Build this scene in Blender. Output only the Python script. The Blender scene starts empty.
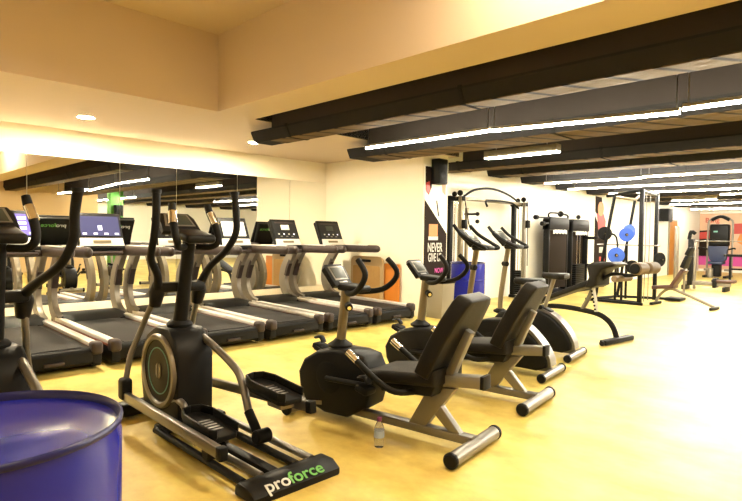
import bpy, bmesh, math, random
from mathutils import Vector, Matrix
from math import radians as R, pi, sin, cos, atan2, hypot
random.seed(7)
S = bpy.context.scene
COL = S.collection

# ------------------------------------------------------------------ materials
def mat(name, col, rough=.5, metal=0., emit=None, es=0., noise=None, bump=None, spec=None, trans=0., ior=1.45):
    m = bpy.data.materials.new(name); m.use_nodes = True
    nt = m.node_tree; b = nt.nodes['Principled BSDF']
    b.inputs['Base Color'].default_value = (*col, 1)
    b.inputs['Roughness'].default_value = rough
    b.inputs['Metallic'].default_value = metal
    if spec is not None: b.inputs['Specular IOR Level'].default_value = spec
    if trans: b.inputs['Transmission Weight'].default_value = trans; b.inputs['IOR'].default_value = ior
    if emit: b.inputs['Emission Color'].default_value = (*emit, 1); b.inputs['Emission Strength'].default_value = es
    tc = None
    if noise:   # (scale, amount)
        tc = nt.nodes.new('ShaderNodeTexCoord'); n = nt.nodes.new('ShaderNodeTexNoise')
        n.inputs['Scale'].default_value = noise[0]; n.inputs['Detail'].default_value = 5
        nt.links.new(tc.outputs['Object'], n.inputs['Vector'])
        r = nt.nodes.new('ShaderNodeMapRange'); r.inputs[3].default_value = 1-noise[1]; r.inputs[4].default_value = 1+noise[1]
        nt.links.new(n.outputs['Fac'], r.inputs[0])
        mx = nt.nodes.new('ShaderNodeVectorMath'); mx.operation = 'SCALE'
        mx.inputs[0].default_value = col; nt.links.new(r.outputs[0], mx.inputs['Scale'])
        nt.links.new(mx.outputs[0], b.inputs['Base Color'])
    if bump:    # (scale, strength)
        tc = tc or nt.nodes.new('ShaderNodeTexCoord'); n = nt.nodes.new('ShaderNodeTexNoise')
        n.inputs['Scale'].default_value = bump[0]; n.inputs['Detail'].default_value = 4
        nt.links.new(tc.outputs['Object'], n.inputs['Vector'])
        bp = nt.nodes.new('ShaderNodeBump'); bp.inputs['Strength'].default_value = bump[1]; bp.inputs['Distance'].default_value = .01
        nt.links.new(n.outputs['Fac'], bp.inputs['Height']); nt.links.new(bp.outputs[0], b.inputs['Normal'])
    return m
M = {}
M['wall'] = mat('cream wall paint', (.82, .76, .62), .7, noise=(3, .02))
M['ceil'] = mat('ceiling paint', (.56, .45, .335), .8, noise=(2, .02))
M['whitewall'] = mat('white wall paint', (.88, .85, .76), .7, noise=(3, .02))
M['orangewall'] = mat('orange wall paint', (.62, .44, .22), .7, noise=(3, .03))
M['slab'] = mat('dark painted slab', (.024, .023, .023), .9, spec=.0, noise=(4, .1))
M['duct'] = mat('dark duct wrap', (.026, .025, .025), .85, spec=.02, noise=(6, .15), bump=(14, .3))
M['ductside'] = mat('dark duct side', (.042, .036, .032), .85, spec=.0, noise=(3, .12))
M['shroud'] = mat('dark brown shroud', (.022, .016, .012), .8, spec=.05)
M['mirror'] = mat('mirror', (.90, .90, .86), .01, 1.)
M['ledge'] = mat('cream board', (.80, .70, .52), .5)
M['black'] = mat('black plastic', (.008, .008, .008), .45, spec=.14)
M['rubber'] = mat('black rubber', (.008, .008, .008), .55, spec=.12)
M['vinyl'] = mat('black vinyl', (.009, .008, .007), .5, spec=.16, bump=(60, .15))
M['belt'] = mat('running belt', (.018, .016, .015), .7, spec=.2, noise=(60, .15))
M['silver'] = mat('silver paint', (.22, .205, .175), .35, .6)
M['steel'] = mat('grey steel', (.20, .19, .175), .35, .7)
M['chrome'] = mat('chrome', (.8, .78, .74), .15, 1.)
M['champ'] = mat('champagne paint', (.22, .195, .155), .4, .4)
M['rail'] = mat('rail brown plastic', (.040, .029, .027), .4, spec=.3)
M['redtrim'] = mat('red brown trim', (.20, .07, .045), .4)
M['alu'] = mat('aluminium cover', (.75, .73, .70), .3, .35)
M['gold'] = mat('gold steel', (.20, .165, .10), .4, .5)
M['blue'] = mat('blue drum paint', (.014, .018, .27), .2, spec=.35, noise=(3, .06))
M['bluep'] = mat('blue plate rubber', (.03, .10, .50), .4)
M['green'] = mat('green paint', (.06, .25, .02), .6)
M['greenline'] = mat('green print', (.10, .35, .05), .5)
M['tealline'] = mat('teal print', (.12, .30, .24), .5)
M['white'] = mat('white print', (.55, .55, .52), .5)
M['cream'] = mat('cream plastic', (.22, .19, .13), .5)
M['tan'] = mat('tan mat foam', (.36, .20, .055), .75, noise=(18, .12), bump=(40, .3))
M['tanedge'] = mat('tan mat edge', (.40, .28, .13), .7)
M['orange'] = mat('orange board', (.55, .18, .015), .5)
M['wood'] = mat('orange wood door', (.40, .16, .02), .45, noise=(5, .1))
M['brownpad'] = mat('brown vinyl', (.075, .035, .025), .45)
M['tanpad'] = mat('tan foam roller', (.16, .11, .06), .6)
M['red'] = mat('red print', (.45, .04, .03), .5)
M['pink'] = mat('pink print', (.55, .06, .30), .5)
M['darkposter'] = mat('dark brown print', (.022, .014, .011), .8, spec=.1)
M['skinprint'] = mat('tan print', (.50, .28, .16), .5)
M['peach'] = mat('peach print', (.60, .38, .25), .55)
M['orangeprint'] = mat('orange print', (.60, .20, .03), .5)
M['navy'] = mat('navy vinyl', (.015, .025, .07), .5)
M['screen'] = mat('lcd glass', (.04, .045, .035), .35, spec=.3)
M['lcd'] = mat('bright lcd', (.55, .52, .40), .2, emit=(.9, .85, .6), es=.12)
M['display'] = mat('console face', (.012, .012, .013), .35, spec=.25)
M['purple'] = mat('lit purple screen', (.05, .04, .16), .2, emit=(.16, .12, .50), es=.45)
M['dimpurple'] = mat('dim lit purple screen', (.018, .018, .04), .3, emit=(.05, .055, .14), es=.30)
M['icon'] = mat('lit screen icons', (.6, .6, .8), .3, emit=(.75, .75, 1), es=.35)
M['whitescreen'] = mat('pale lit screen', (.7, .68, .6), .3, emit=(1, .95, .8), es=.15)
M['bottle'] = mat('clear plastic', (.92, .95, 1.), .08, trans=.92, ior=1.2)
M['water'] = mat('water', (.85, .93, 1.), .02, trans=1., ior=1.33)
M['cap'] = mat('purple cap', (.16, .03, .12), .4)
M['paperlabel'] = mat('blue label', (.35, .45, .65), .5)
LC = (1., .80, .52)
STRIP = mat('strip light diffuser', (1, 1, 1), .5, emit=(1., .90, .70), es=48.)
STRIPF = mat('far strip light diffuser', (1, 1, 1), .5, emit=(1., .92, .76), es=66.)
BOXL = mat('box light diffuser', (1, 1, 1), .5, emit=(1., .90, .70), es=40.)
SPOT = mat('downlight lens', (1, 1, 1), .5, emit=(1., .86, .60), es=500.)
COVE = mat('cove light diffuser', (1, 1, 1), .5, emit=(1., .86, .60), es=6.)
FILL_PANEL = mat('unseen ceiling panel diffuser', (1, 1, 1), .5, emit=(1., .80, .50), es=3.)  # glow of the unseen panels added to brighten the near floor

def floor_mat():
    m = bpy.data.materials.new('yellow sealed floor'); m.use_nodes = True
    nt = m.node_tree; b = nt.nodes['Principled BSDF']
    tc = nt.nodes.new('ShaderNodeTexCoord')
    n1 = nt.nodes.new('ShaderNodeTexNoise'); n1.inputs['Scale'].default_value = 1.6; n1.inputs['Detail'].default_value = 7; n1.inputs['Roughness'].default_value = .62
    mp = nt.nodes.new('ShaderNodeMapping'); mp.inputs['Scale'].default_value = (1, 1.5, 1)
    nt.links.new(tc.outputs['Object'], mp.inputs[0]); nt.links.new(mp.outputs[0], n1.inputs['Vector'])
    cr = nt.nodes.new('ShaderNodeValToRGB'); e = cr.color_ramp.elements
    e[0].position = .34; e[0].color = (.46, .32, .065, 1); e[1].position = .60; e[1].color = (.66, .52, .15, 1)
    nt.links.new(n1.outputs['Fac'], cr.inputs[0])
    n2 = nt.nodes.new('ShaderNodeTexNoise'); n2.inputs['Scale'].default_value = 9; n2.inputs['Detail'].default_value = 6
    nt.links.new(tc.outputs['Object'], n2.inputs['Vector'])
    mx = nt.nodes.new('ShaderNodeMix'); mx.data_type = 'RGBA'; mx.blend_type = 'OVERLAY'; mx.inputs[0].default_value = .35
    nt.links.new(cr.outputs[0], mx.inputs[6]); nt.links.new(n2.outputs['Color'], mx.inputs[7])
    hs = nt.nodes.new('ShaderNodeHueSaturation'); hs.inputs['Saturation'].default_value = 1.0
    nt.links.new(mx.outputs[2], hs.inputs['Color'])
    bw = nt.nodes.new('ShaderNodeRGBToBW'); nt.links.new(n2.outputs['Color'], bw.inputs[0]); nt.links.new(bw.outputs[0], mx.inputs[7])
    nt.links.new(hs.outputs[0], b.inputs['Base Color'])
    b.inputs['Roughness'].default_value = .42; b.inputs['Specular IOR Level'].default_value = .35
    return m
M['floor'] = floor_mat()

def foil_mat():
    m = bpy.data.materials.new('crinkled foil lining'); m.use_nodes = True
    nt = m.node_tree; b = nt.nodes['Principled BSDF']
    tc = nt.nodes.new('ShaderNodeTexCoord')
    mp = nt.nodes.new('ShaderNodeMapping'); mp.inputs['Rotation'].default_value = (0, 0, .5)
    nt.links.new(tc.outputs['Object'], mp.inputs[0])
    w = nt.nodes.new('ShaderNodeTexWave'); w.inputs['Scale'].default_value = 1.15; w.inputs['Distortion'].default_value = 1.2
    nt.links.new(mp.outputs[0], w.inputs['Vector'])
    cr = nt.nodes.new('ShaderNodeValToRGB'); e = cr.color_ramp.elements
    e[0].position = .02; e[0].color = (.014, .009, .005, 1); e[1].position = .16; e[1].color = (.11, .074, .032, 1)
    nt.links.new(w.outputs['Fac'], cr.inputs[0]); nt.links.new(cr.outputs[0], b.inputs['Base Color'])
    n = nt.nodes.new('ShaderNodeTexNoise'); n.inputs['Scale'].default_value = 5; n.inputs['Detail'].default_value = 5
    nt.links.new(tc.outputs['Object'], n.inputs['Vector'])
    bp = nt.nodes.new('ShaderNodeBump'); bp.inputs['Strength'].default_value = .8; bp.inputs['Distance'].default_value = .03
    nt.links.new(n.outputs['Fac'], bp.inputs['Height']); nt.links.new(bp.outputs[0], b.inputs['Normal'])
    b.inputs['Metallic'].default_value = 0; b.inputs['Roughness'].default_value = .7; b.inputs['Specular IOR Level'].default_value = .1
    return m
M['foil'] = foil_mat()

# ------------------------------------------------------------------ mesh building
class MB:
    def __init__(s): s.bm = bmesh.new()
    def add(s, verts, faces):
        vs = [s.bm.verts.new(v) for v in verts]
        for f in faces:
            try: s.bm.faces.new([vs[i] for i in f])
            except ValueError: pass
        return s
    def box(s, c, d, rot=None, bev=0.0, seg=2):
        t = bmesh.new(); bmesh.ops.create_cube(t, size=1.0)
        bmesh.ops.scale(t, vec=d, verts=t.verts)
        if bev: bmesh.ops.bevel(t, geom=list(t.edges), offset=bev, segments=seg, profile=.5, affect='EDGES')
        if rot: bmesh.ops.rotate(t, cent=(0, 0, 0), matrix=(Matrix.Rotation(rot[2], 3, 'Z') @ Matrix.Rotation(rot[1], 3, 'Y') @ Matrix.Rotation(rot[0], 3, 'X')), verts=t.verts)
        bmesh.ops.translate(t, vec=c, verts=t.verts)
        return s._merge(t)
    def _merge(s, t):
        t.verts.index_update()
        vs = [s.bm.verts.new(v.co) for v in t.verts]
        for f in t.faces: s.bm.faces.new([vs[v.index] for v in f.verts])
        t.free(); return s
    def tube(s, pts, r, seg=12, smooth=0, flat=1.0):
        P = [Vector(p) for p in pts]
        rs = list(r) if isinstance(r, (list, tuple)) else [r]*len(P)
        if smooth and len(P) > 2:
            Q, q = [], []
            n = len(P)
            for i in range(n-1):
                p0, p1, p2, p3 = P[max(i-1, 0)], P[i], P[i+1], P[min(i+2, n-1)]
                for k in range(smooth):
                    t = k/smooth
                    Q.append(.5*((2*p1)+(-p0+p2)*t+(2*p0-5*p1+4*p2-p3)*t*t+(-p0+3*p1-3*p2+p3)*t*t*t)); q.append(rs[i]*(1-t)+rs[i+1]*t)
            Q.append(P[-1]); q.append(rs[-1]); P, rs = Q, q
        n = len(P); up = None; rings = []
        for i in range(n):
            d = (P[min(i+1, n-1)]-P[max(i-1, 0)]).normalized()
            if up is None:
                up = Vector((0, 0, 1)) if abs(d.z) < .9 else Vector((0, 1, 0))
            a = d.cross(up).normalized(); up = a.cross(d).normalized()
            rings.append([s.bm.verts.new(P[i]+a*cos(2*pi*k/seg)*rs[i]*flat+up*sin(2*pi*k/seg)*rs[i]) for k in range(seg)])
        for i in range(n-1):
            for k in range(seg):
                s.bm.faces.new([rings[i][k], rings[i][(k+1) % seg], rings[i+1][(k+1) % seg], rings[i+1][k]])
        s.bm.faces.new(list(reversed(rings[0]))); s.bm.faces.new(rings[-1])
        return s
    def cyl(s, a, b, r, seg=20, bev=0.0):
        a, b = Vector(a), Vector(b)
        if bev:
            d = (b-a).normalized()
            return s.tube([a, a+d*bev, b-d*bev, b], [r-bev, r, r, r-bev], seg)
        return s.tube([a, b], r, seg)
    def prism(s, poly, y0, y1, bev=0.0, plane='xz', seg=2):
        t = bmesh.new()
        def P(a, b, y): return (a, y, b) if plane == 'xz' else ((y, a, b) if plane == 'yz' else (a, b, y))
        v0 = [t.verts.new(P(a, b, y0)) for a, b in poly]; v1 = [t.verts.new(P(a, b, y1)) for a, b in poly]
        n = len(poly); t.faces.new(v0); t.faces.new(list(reversed(v1)))
        for i in range(n): t.faces.new([v0[i], v1[i], v1[(i+1) % n], v0[(i+1) % n]])
        bmesh.ops.recalc_face_normals(t, faces=t.faces)
        if bev: bmesh.ops.bevel(t, geom=[e for e in t.edges if any(abs(f.normal.dot(Vector(P(0, 0, 1)).normalized() if plane != 'xy' else Vector((0, 0, 1)))) > .9 for f in e.link_faces)], offset=bev, segments=seg, profile=.5, affect='EDGES')
        return s._merge(t)
    def ribbon(s, pts, w, y0, y1, smooth=6, bev=.006):
        P = [Vector((p[0], p[1])) for p in pts]; W = w if isinstance(w, (list, tuple)) else [w]*len(P)
        Q, q = [], []; n = len(P)
        for i in range(n-1):
            p0, p1, p2, p3 = P[max(i-1, 0)], P[i], P[i+1], P[min(i+2, n-1)]
            for k in range(smooth):
                t = k/smooth
                Q.append(.5*((2*p1)+(-p0+p2)*t+(2*p0-5*p1+4*p2-p3)*t*t+(-p0+3*p1-3*p2+p3)*t*t*t)); q.append(W[i]*(1-t)+W[i+1]*t)
        Q.append(P[-1]); q.append(W[-1])
        L, Rr = [], []
        for i in range(len(Q)):
            d = (Q[min(i+1, len(Q)-1)]-Q[max(i-1, 0)]).normalized(); nn = Vector((-d.y, d.x))
            L.append(tuple(Q[i]+nn*q[i]/2)); Rr.append(tuple(Q[i]-nn*q[i]/2))
        m = len(Q)
        verts = [(a, y0, b) for a, b in L]+[(a, y0, b) for a, b in Rr]+[(a, y1, b) for a, b in L]+[(a, y1, b) for a, b in Rr]
        F = []
        for i in range(m-1):
            F += [(i, i+1, m+i+1, m+i), (2*m+i, 3*m+i, 3*m+i+1, 2*m+i+1), (i, 2*m+i, 2*m+i+1, i+1), (m+i, m+i+1, 3*m+i+1, 3*m+i)]
        F += [(0, m, 3*m, 2*m), (m-1, 3*m-1, 4*m-1, 2*m-1)]
        return s.add(verts, F)
    def lathe(s, prof, c=(0, 0, 0), axis='z', seg=40, close=False):
        rings = []
        for r, h in prof:
            ring = []
            for k in range(seg):
                a = 2*pi*k/seg; x, y = cos(a)*r, sin(a)*r
                v = (x, y, h) if axis == 'z' else ((x, h, y) if axis == 'y' else (h, x, y))
                ring.append(s.bm.verts.new((v[0]+c[0], v[1]+c[1], v[2]+c[2])))
            rings.append(ring)
        for i in range(len(rings)-1):
            for k in range(seg): s.bm.faces.new([rings[i][k], rings[i][(k+1) % seg], rings[i+1][(k+1) % seg], rings[i+1][k]])
        if close: s.bm.faces.new(rings[0]); s.bm.faces.new(rings[-1])
        return s
    def build(s, name, m, parent=None, ang=35, loc=None):
        bmesh.ops.recalc_face_normals(s.bm, faces=s.bm.faces)
        me = bpy.data.meshes.new(name); s.bm.to_mesh(me); s.bm.free()
        me.materials.append(m)
        for p in me.polygons: p.use_smooth = True
        me.set_sharp_from_angle(angle=R(ang))
        o = bpy.data.objects.new(name, me); COL.objects.link(o)
        if parent: o.parent = parent
        if loc: o.location = loc
        return o
def blk(name, m, x0, x1, y0, y1, z0, z1, bev=0, parent=None):
    return MB().box(((x0+x1)/2, (y0+y1)/2, (z0+z1)/2), (x1-x0, y1-y0, z1-z0), bev=bev).build(name, m, parent)
def tag(o, label, cat, group=None):
    o['label'] = label; o['category'] = cat
    if group: o['group'] = group
    return o
def struct(o, label=None):
    o['kind'] = 'structure'
    if label: o['label'] = label
    return o
def thing(name, label, cat, loc=(0, 0, 0), rz=0, group=None):
    o = bpy.data.objects.new(name, None); COL.objects.link(o); o.location = loc; o.rotation_euler = (0, 0, rz)
    o.empty_display_size = .1
    return tag(o, label, cat, group)
def dup(root, loc, rz, label):
    def cp(o, par):
        c = o.copy(); COL.objects.link(c)
        if par: c.parent = par
        for ch in list(o.children): cp(ch, c)
        return c
    r = cp(root, None); r.location = loc; r.rotation_euler = (0, 0, rz); r['label'] = label
    return r
def text(name, body, size, m, parent, mtx, ext=.001, sx=1.0, mirror=False):
    cu = bpy.data.curves.new(name, 'FONT'); cu.body = body; cu.size = size; cu.extrude = ext; cu.align_x = 'CENTER'; cu.align_y = 'CENTER'; cu.offset = size*.012
    t = bpy.data.objects.new(name, cu); COL.objects.link(t)
    bpy.context.view_layer.update()
    dg = bpy.context.evaluated_depsgraph_get()
    me = bpy.data.meshes.new_from_object(t.evaluated_get(dg))
    bpy.data.objects.remove(t); bpy.data.curves.remove(cu)
    me.transform(mtx @ Matrix.Diagonal((sx, 1, 1, 1)))
    me.materials.clear(); me.materials.append(m)
    o = bpy.data.objects.new(name, me); COL.objects.link(o); o.parent = parent
    return o
def frame(origin, xdir, ydir):
    x = Vector(xdir).normalized(); y = Vector(ydir).normalized(); z = x.cross(y).normalized(); y = z.cross(x)
    m = Matrix((x, y, z)).transposed().to_4x4(); m.translation = Vector(origin); return m

# ------------------------------------------------------------------ the room
XM = -7.9            # mirror wall
struct(blk('floor', M['floor'], -7.9, 9, -3, 25, -.1, 0))
struct(blk('wall_left', M['wall'], -8.05, -7.9, -3, 6.69, 0, 2.75))
struct(blk('wall_corner', M['wall'], -8.05, -5.54, 6.69, 7.33, 0, 2.9))
struct(blk('wall_left_far', M['whitewall'], -6.43, -6.28, 7.33, 25, 0, 3.0))
struct(blk('wall_back', M['whitewall'], -6.43, 9, 25, 25.15, 0, 3.0))
struct(blk('wall_right_near', M['orangewall'], 3.1, 3.25, -3, 6.35, 0, 3.6))
struct(blk('wall_right_far', M['whitewall'], 9, 9.15, 6.2, 25, 0, 3.0))
struct(blk('wall_right_return', M['whitewall'], 3.25, 9, 6.2, 6.35, 0, 3.0))
struct(blk('wall_front', M['wall'], -8.05, 3.25, -3.15, -3, 0, 3.6))
struct(blk('ceiling_low', M['ceil'], -7.9, -5.45, -3, 7.5, 2.6, 2.78))
# fascia of the low ceiling towards the raised part, then the tray ceiling and the beam
struct(blk('ceiling_fascia', M['ceil'], -5.62, -5.42, -3, 3.06, 2.6001, 3.5))
struct(blk('ceiling_tray', M['ceil'], -5.42, 3.1, -3, 3.3, 3.42, 3.55))
struct(blk('ceiling_beam', M['ceil'], -5.45, 3.1, 3.06, 3.55, 2.6, 3.5))
struct(blk('ceiling_slab', M['slab'], -6.43, 9, 3.55, 25, 2.9, 3.05))
struct(blk('trim_slab_edge', M['slab'], -5.47, -5.45, 3.56, 7.5, 2.6, 2.9))
struct(blk('trim_slab_return', M['ceil'], -6.28, -5.47, 7.5, 7.52, 2.6, 2.9))

# mirrors: six panels with thin joints between them, standing on a cream board
struct(blk('baseboard_left', M['ledge'], -7.9, -7.845, -3, 6.685, 0, .33, .004))
seams = [(-3.0, -.30), (-.30, .77), (.77, 1.82), (1.82, 2.94), (2.94, 3.76), (3.76, 4.79), (4.79, 5.84), (5.84, 6.68)]
for i, (a, b) in enumerate(seams):
    o = blk('wall_mirror', M['mirror'], -7.9, -7.86, a+.004, b-.004, .335, 2.23)
    tag(o, ['tall wall mirror furthest left, out past the drum', 'wall mirror panel at the left picture edge behind the first treadmill',
            'narrow strip of mirror ending at the first joint from the left picture edge', 'wall mirror panel behind the second treadmill from the left', 'narrow mirror panel right behind the front elliptical trainer console',
            'wall mirror panel behind the fourth treadmill from the left', 'wall mirror panel behind the fifth treadmill reflecting plain wall',
            'narrow wall mirror panel that meets the room corner'][i], 'mirror', 'mirror panels along the left wall')

# ducts
def duct(yn, w, x0, x1, label, z=2.4):
    t = thing('air_duct', label, 'duct', (0, yn, 0), 0, 'dark air ducts under the ceiling')
    poly = [(0, z+.13), (0, z+.11), (.055, z), (w*.62, z), (w, z+.10), (w, z+.13)]
    MB().prism(poly, x0, x1, .0, 'yz').build('duct_body', M['duct'], t, 20)
    MB().box(((max(x0, -5.42)+x1)/2, w/2, (z+.125+2.896)/2), (x1-max(x0, -5.42), w-.01, 2.896-z-.125)).build('duct_upper_box', M['ductside'], t, 20)
    f = MB(); n = 0
    f.box(((x0+x1)/2+.1, .055+(w*.62-.055)/2, z-.004), (x1-x0-.45, w*.62-.055-.02, .006))
    f.build('foil_lining', M['foil'], t)
    for k in range(int((x1-x0)/2.4)):
        xx = x0+.7+2.4*k
        MB().prism([(-.008, z+.14), (-.008, z+.105), (.05, z-.010), (w*.62+.004, z-.010), (w+.008, z+.095), (w+.008, z+.14)], xx, xx+.035, 0, 'yz').build('joint_band', M['slab'], t, 20)
    return t
ordn = ['first', 'second', 'third', 'fourth', 'fifth', 'sixth', 'seventh', 'eighth', 'ninth', 'tenth', 'eleventh', 'twelfth']
ds = [(3.75, .50, -5.85, 3.05, 2.40), (5.35, .88, -5.85, 3.05, 2.38), (7.56, .62, -6.25, 8.9, 2.40), (8.78, .8, -5.75, 8.9, 2.41), (10.35, .85, -5.95, 8.9, 2.41), (12.2, .85, -6.1, 8.9, 2.41), (14.0, .85, -6.15, 8.9, 2.41), (15.8, .85, -6.15, 8.9, 2.41), (17.6, .85, -6.15, 8.9, 2.41), (19.4, .85, -6.15, 8.9, 2.41), (21.2, .85, -6.15, 8.9, 2.41), (23.1, .85, -6.15, 8.9, 2.41)]
for i, (y, w, a, b, z) in enumerate(ds):
    duct(y, w, a, b, f'dark boxed air duct with foil underside, {ordn[i]} counting back from the orange beam', z)

# hanging strip lights
def strip(x0, x1, y, z0, z1, label, w=.026, m=STRIP, cord=True):
    t = thing('strip_light', label, 'light', ((x0+x1)/2, y, 0), 0, 'hanging white strip lights')
    L = (x1-x0)/2; a = atan2(z0-z1, x1-x0)
    MB().box((0, 0, (z0+z1)/2+.024), (2*L, w+.008, .028), (0, a, 0)).build('light_housing', M['cream'], t)
    MB().box((0, 0, (z0+z1)/2), (2*L, w, .022), (0, a, 0)).build('light_tube', m, t)
    for k in (-1, 1):
        xx = k*L*.97; zz = (z0+z1)/2-(z0-z1)/2*k
        MB().tube([(xx, 0, zz+.03), (xx, 0, 2.9)], .006, 6).build('hanger_rod', M['steel'], t)
    return t
strip(-4.75, -3.02, 4.66, 2.33, 2.33, 'short strip light whose left end hangs nearest the room corner')
strip(-3.00, -1.33, 4.66, 2.325, 2.262, 'sagging strip light crossing the middle of the top of the picture')
strip(-1.31, 1.15, 4.66, 2.285, 2.285, 'strip light running out of the top right picture edge')
strip(-5.2, -3.4, 9.98, 2.33, 2.33, 'thin strip light behind the box light, its left length', w=.022, m=STRIPF)
strip(-3.38, 2.2, 9.98, 2.345, 2.36, 'thin long strip light on the row behind the box light, right length', w=.022, m=STRIPF)
strip(-5.6, 3.5, 11.85, 2.36, 2.36, 'long thin strip light above the twin weight stack machine', w=.022, m=STRIPF)
strip(-5.4, 4.0, 13.6, 2.36, 2.36, 'long thin strip light above the smith rack', w=.022, m=STRIPF)
strip(-3.4, 5.0, 15.2, 2.36, 2.36, 'thin strip light behind the smith rack', w=.022, m=STRIPF)
strip(-5.6, -2.4, 18.9, 2.36, 2.36, 'far strip light near the wall loudspeaker', w=.022, m=STRIPF)
strip(-5.9, -4.2, 22.3, 2.36, 2.36, 'short bright strip light just in front of the far mural wall', w=.022, m=STRIPF)
strip(2.0, 8.5, 7.1, 2.36, 2.36, 'strip light beyond the green pillar seen in the mirror', w=.022, m=STRIPF)
def boxlight(x0, x1, y, z, label, h=.09):
    t = thing('box_light', label, 'light', ((x0+x1)/2, y, 0), 0, 'box shaped ceiling lights')
    L = x1-x0
    MB().box((0, 0, z+h/2+.006), (L, .12, h), bev=.004).build('light_housing', M['cream'], t)
    MB().box((0, 0, z), (L-.02, .105, .012)).build('light_diffuser', BOXL, t)
    for k in (-1, 1): MB().tube([(k*L*.35, 0, z+h), (k*L*.35, 0, 2.9)], .006, 6).build('hanger_rod', M['steel'], t)
    return t
boxlight(-4.28, -3.22, 6.52, 2.36, 'gold sided box light hanging between the second and third ducts')
boxlight(-5.0, -3.9, 17.05, 2.36, 'small far box light hanging near the loudspeaker', .13)
# downlights in the low ceiling
def downlight(x, y, label):
    t = thing('ceiling_downlight', label, 'light', (x, y, 2.6), 0, 'round recessed downlights')
    MB().lathe([(.072, -.002), (.095, -.010), (.102, -.001)], seg=32).build('trim_ring', M['white'], t)
    MB().lathe([(.0005, -.006), (.072, -.006), (.072, -.001), (.0005, -.001)], seg=32).build('lens', SPOT, t)
    return t
downlight(-6.85, 2.18, 'round downlight in the low ceiling above the elliptical trainer, left one')
downlight(-6.85, 4.45, 'round downlight beside the left end of the first duct')
downlight(-6.85, -.10, 'round downlight nearest the left picture edge, seen above the drum')
# cove light on top of the mirrors
t = thing('cove_light', 'warm strip light lying along the top edge of the mirrors', 'light', (-7.87, 0, 2.235))
MB().box((0, .9, .004), (.03, 7.2, .008)).build('light_channel', M['steel'], t)
MB().box((0, .9, .014), (.022, 7.2, .011)).build('light_tube', COVE, t)
# raised ceiling: lamp that lights the beam, plus unseen panels added as fill
PANEL2 = mat('bright unseen ceiling panel diffuser', (1, 1, 1), .5, emit=(1., .84, .58), es=18.)
def panel(x, y, label, sx=1.2, sy=.3, m=FILL_PANEL):
    t = thing('unseen_panel_light', label, 'light', (x, y, 3.42), 0, 'panel lights in the raised ceiling')
    MB().box((0, 0, -.012), (sx+.04, sy+.04, .022)).build('panel_frame', M['white'], t)
    MB().box((0, 0, -.025), (sx, sy, .008)).build('panel_diffuser', m, t)
    return t
panel(-1.2, 2.62, 'panel light close to the beam in the raised ceiling', m=PANEL2)
panel(-.4, .6, 'added unseen fill panel in the raised ceiling nearest the camera', 1.2, .5)  # this and the next two are off-camera fill, added to light the floor
panel(1.8, .4, 'added unseen fill panel in the raised ceiling by the orange wall', 1.2, .5)
panel(.2, -1.8, 'added unseen fill panel in the raised ceiling behind the camera', 1.2, .5)

# green pillar, speakers, door, poster, murals
struct(blk('trim_pillar', M['green'], 3.1, 3.42, 6.75, 7.15, 0, 2.9))
def speaker(loc, rz, label, w=.24, h=.36, d=.2):
    t = thing('wall_speaker', label, 'loudspeaker', loc, rz, 'black wall loudspeakers')
    MB().box((d/2+.03, 0, 0), (d, w, h), bev=.012).build('cabinet', M['black'], t)
    g = MB(); g.box((d+.033, 0, 0), (.008, w*.9, h*.92), bev=.003); g.build('grille', M['rubber'], t)
    MB().lathe([(.03, 0), (w*.34, .006), (w*.38, .003)], (d+.036, 0, -h*.15), 'x', 24).build('woofer_ring', M['rubber'], t)
    MB().box((.015, 0, 0), (.05, .06, .1)).build('wall_bracket', M['steel'], t)
    return t
speaker((-5.54, 6.96, 2.30), 0, 'black loudspeaker hung high on the poster wall end', .22, .40, .16)
speaker((-6.28, 20.2, 2.08), 0, 'small black loudspeaker on the far white wall near the orange door', .5, .42, .3)
speaker((3.10, 6.95, 1.95), pi, 'black loudspeaker on the green pillar, seen in the mirror')
dd = thing('door_1', 'narrow orange wooden door in the far white wall', 'door', (-6.28, 21.55, 0))
struct(dd); 
MB().box((.02, 0, .95), (.04, .78, 1.9), bev=.006).build('door_leaf', M['wood'], dd)
MB().box((.06, .3, 1.0), (.05, .03, .12), bev=.006).build('door_handle', M['steel'], dd)
f = MB(); f.box((.015, -.42, .97), (.05, .05, 1.94)).box((.015, .42, .97), (.05, .05, 1.94)).box((.015, 0, 1.93), (.05, .89, .05)); f.build('door_frame', M['cream'], dd)

# motivational poster on the wall end (x = -5.54, y 6.72..7.31)
p = thing('wall_poster', 'dark training poster reading NEVER GIVE UP on the wall end', 'poster', (-5.54, 7.01, 0))
MB().box((.006, 0, 1.42), (.010, .58, 1.96)).build('poster_sheet', M['whitewall'], p)
MB().prism([(-.29, .46), (.29, .46), (.29, 1.32), (-.29, 1.86)], .011, .013, 0, 'yz').build('dark_area', M['darkposter'], p)
MB().prism([(-.28, 2.38), (-.10, 2.38), (-.12, 2.05), (-.18, 1.95), (-.27, 2.0)], .011, .013, 0, 'yz').build('figure_print', M['darkposter'], p)
MB().prism([(-.26, 2.12), (-.17, 2.15), (-.15, 2.0), (-.19, 1.93), (-.26, 1.98)], .013, .015, 0, 'yz').build('red_print', M['red'], p)
MB().prism([(.12, 2.3), (.26, 2.25), (.24, 1.95), (.16, 2.0)], .011, .013, 0, 'yz').build('pink_print', M['skinprint'], p)
MB().prism([(.0, 1.85), (.03, 1.85), (.09, 1.6), (.06, 1.6)], .011, .013, 0, 'yz').build('slash_print', M['darkposter'], p)
MB().box((.0135, -.06, 1.37), (.003, .22, .20)).build('orange_print', M['orangeprint'], p)
MB().box((.0135, -.06, 1.245), (.003, .24, .06)).build('white_strip', M['white'], p)
fm = lambda y, z: frame((.015, y, z), (0, 1, 0), (0, 0, 1))
text('lettering', 'NEVER', .205, M['white'], p, fm(-.01, 1.09), sx=.62)
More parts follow.
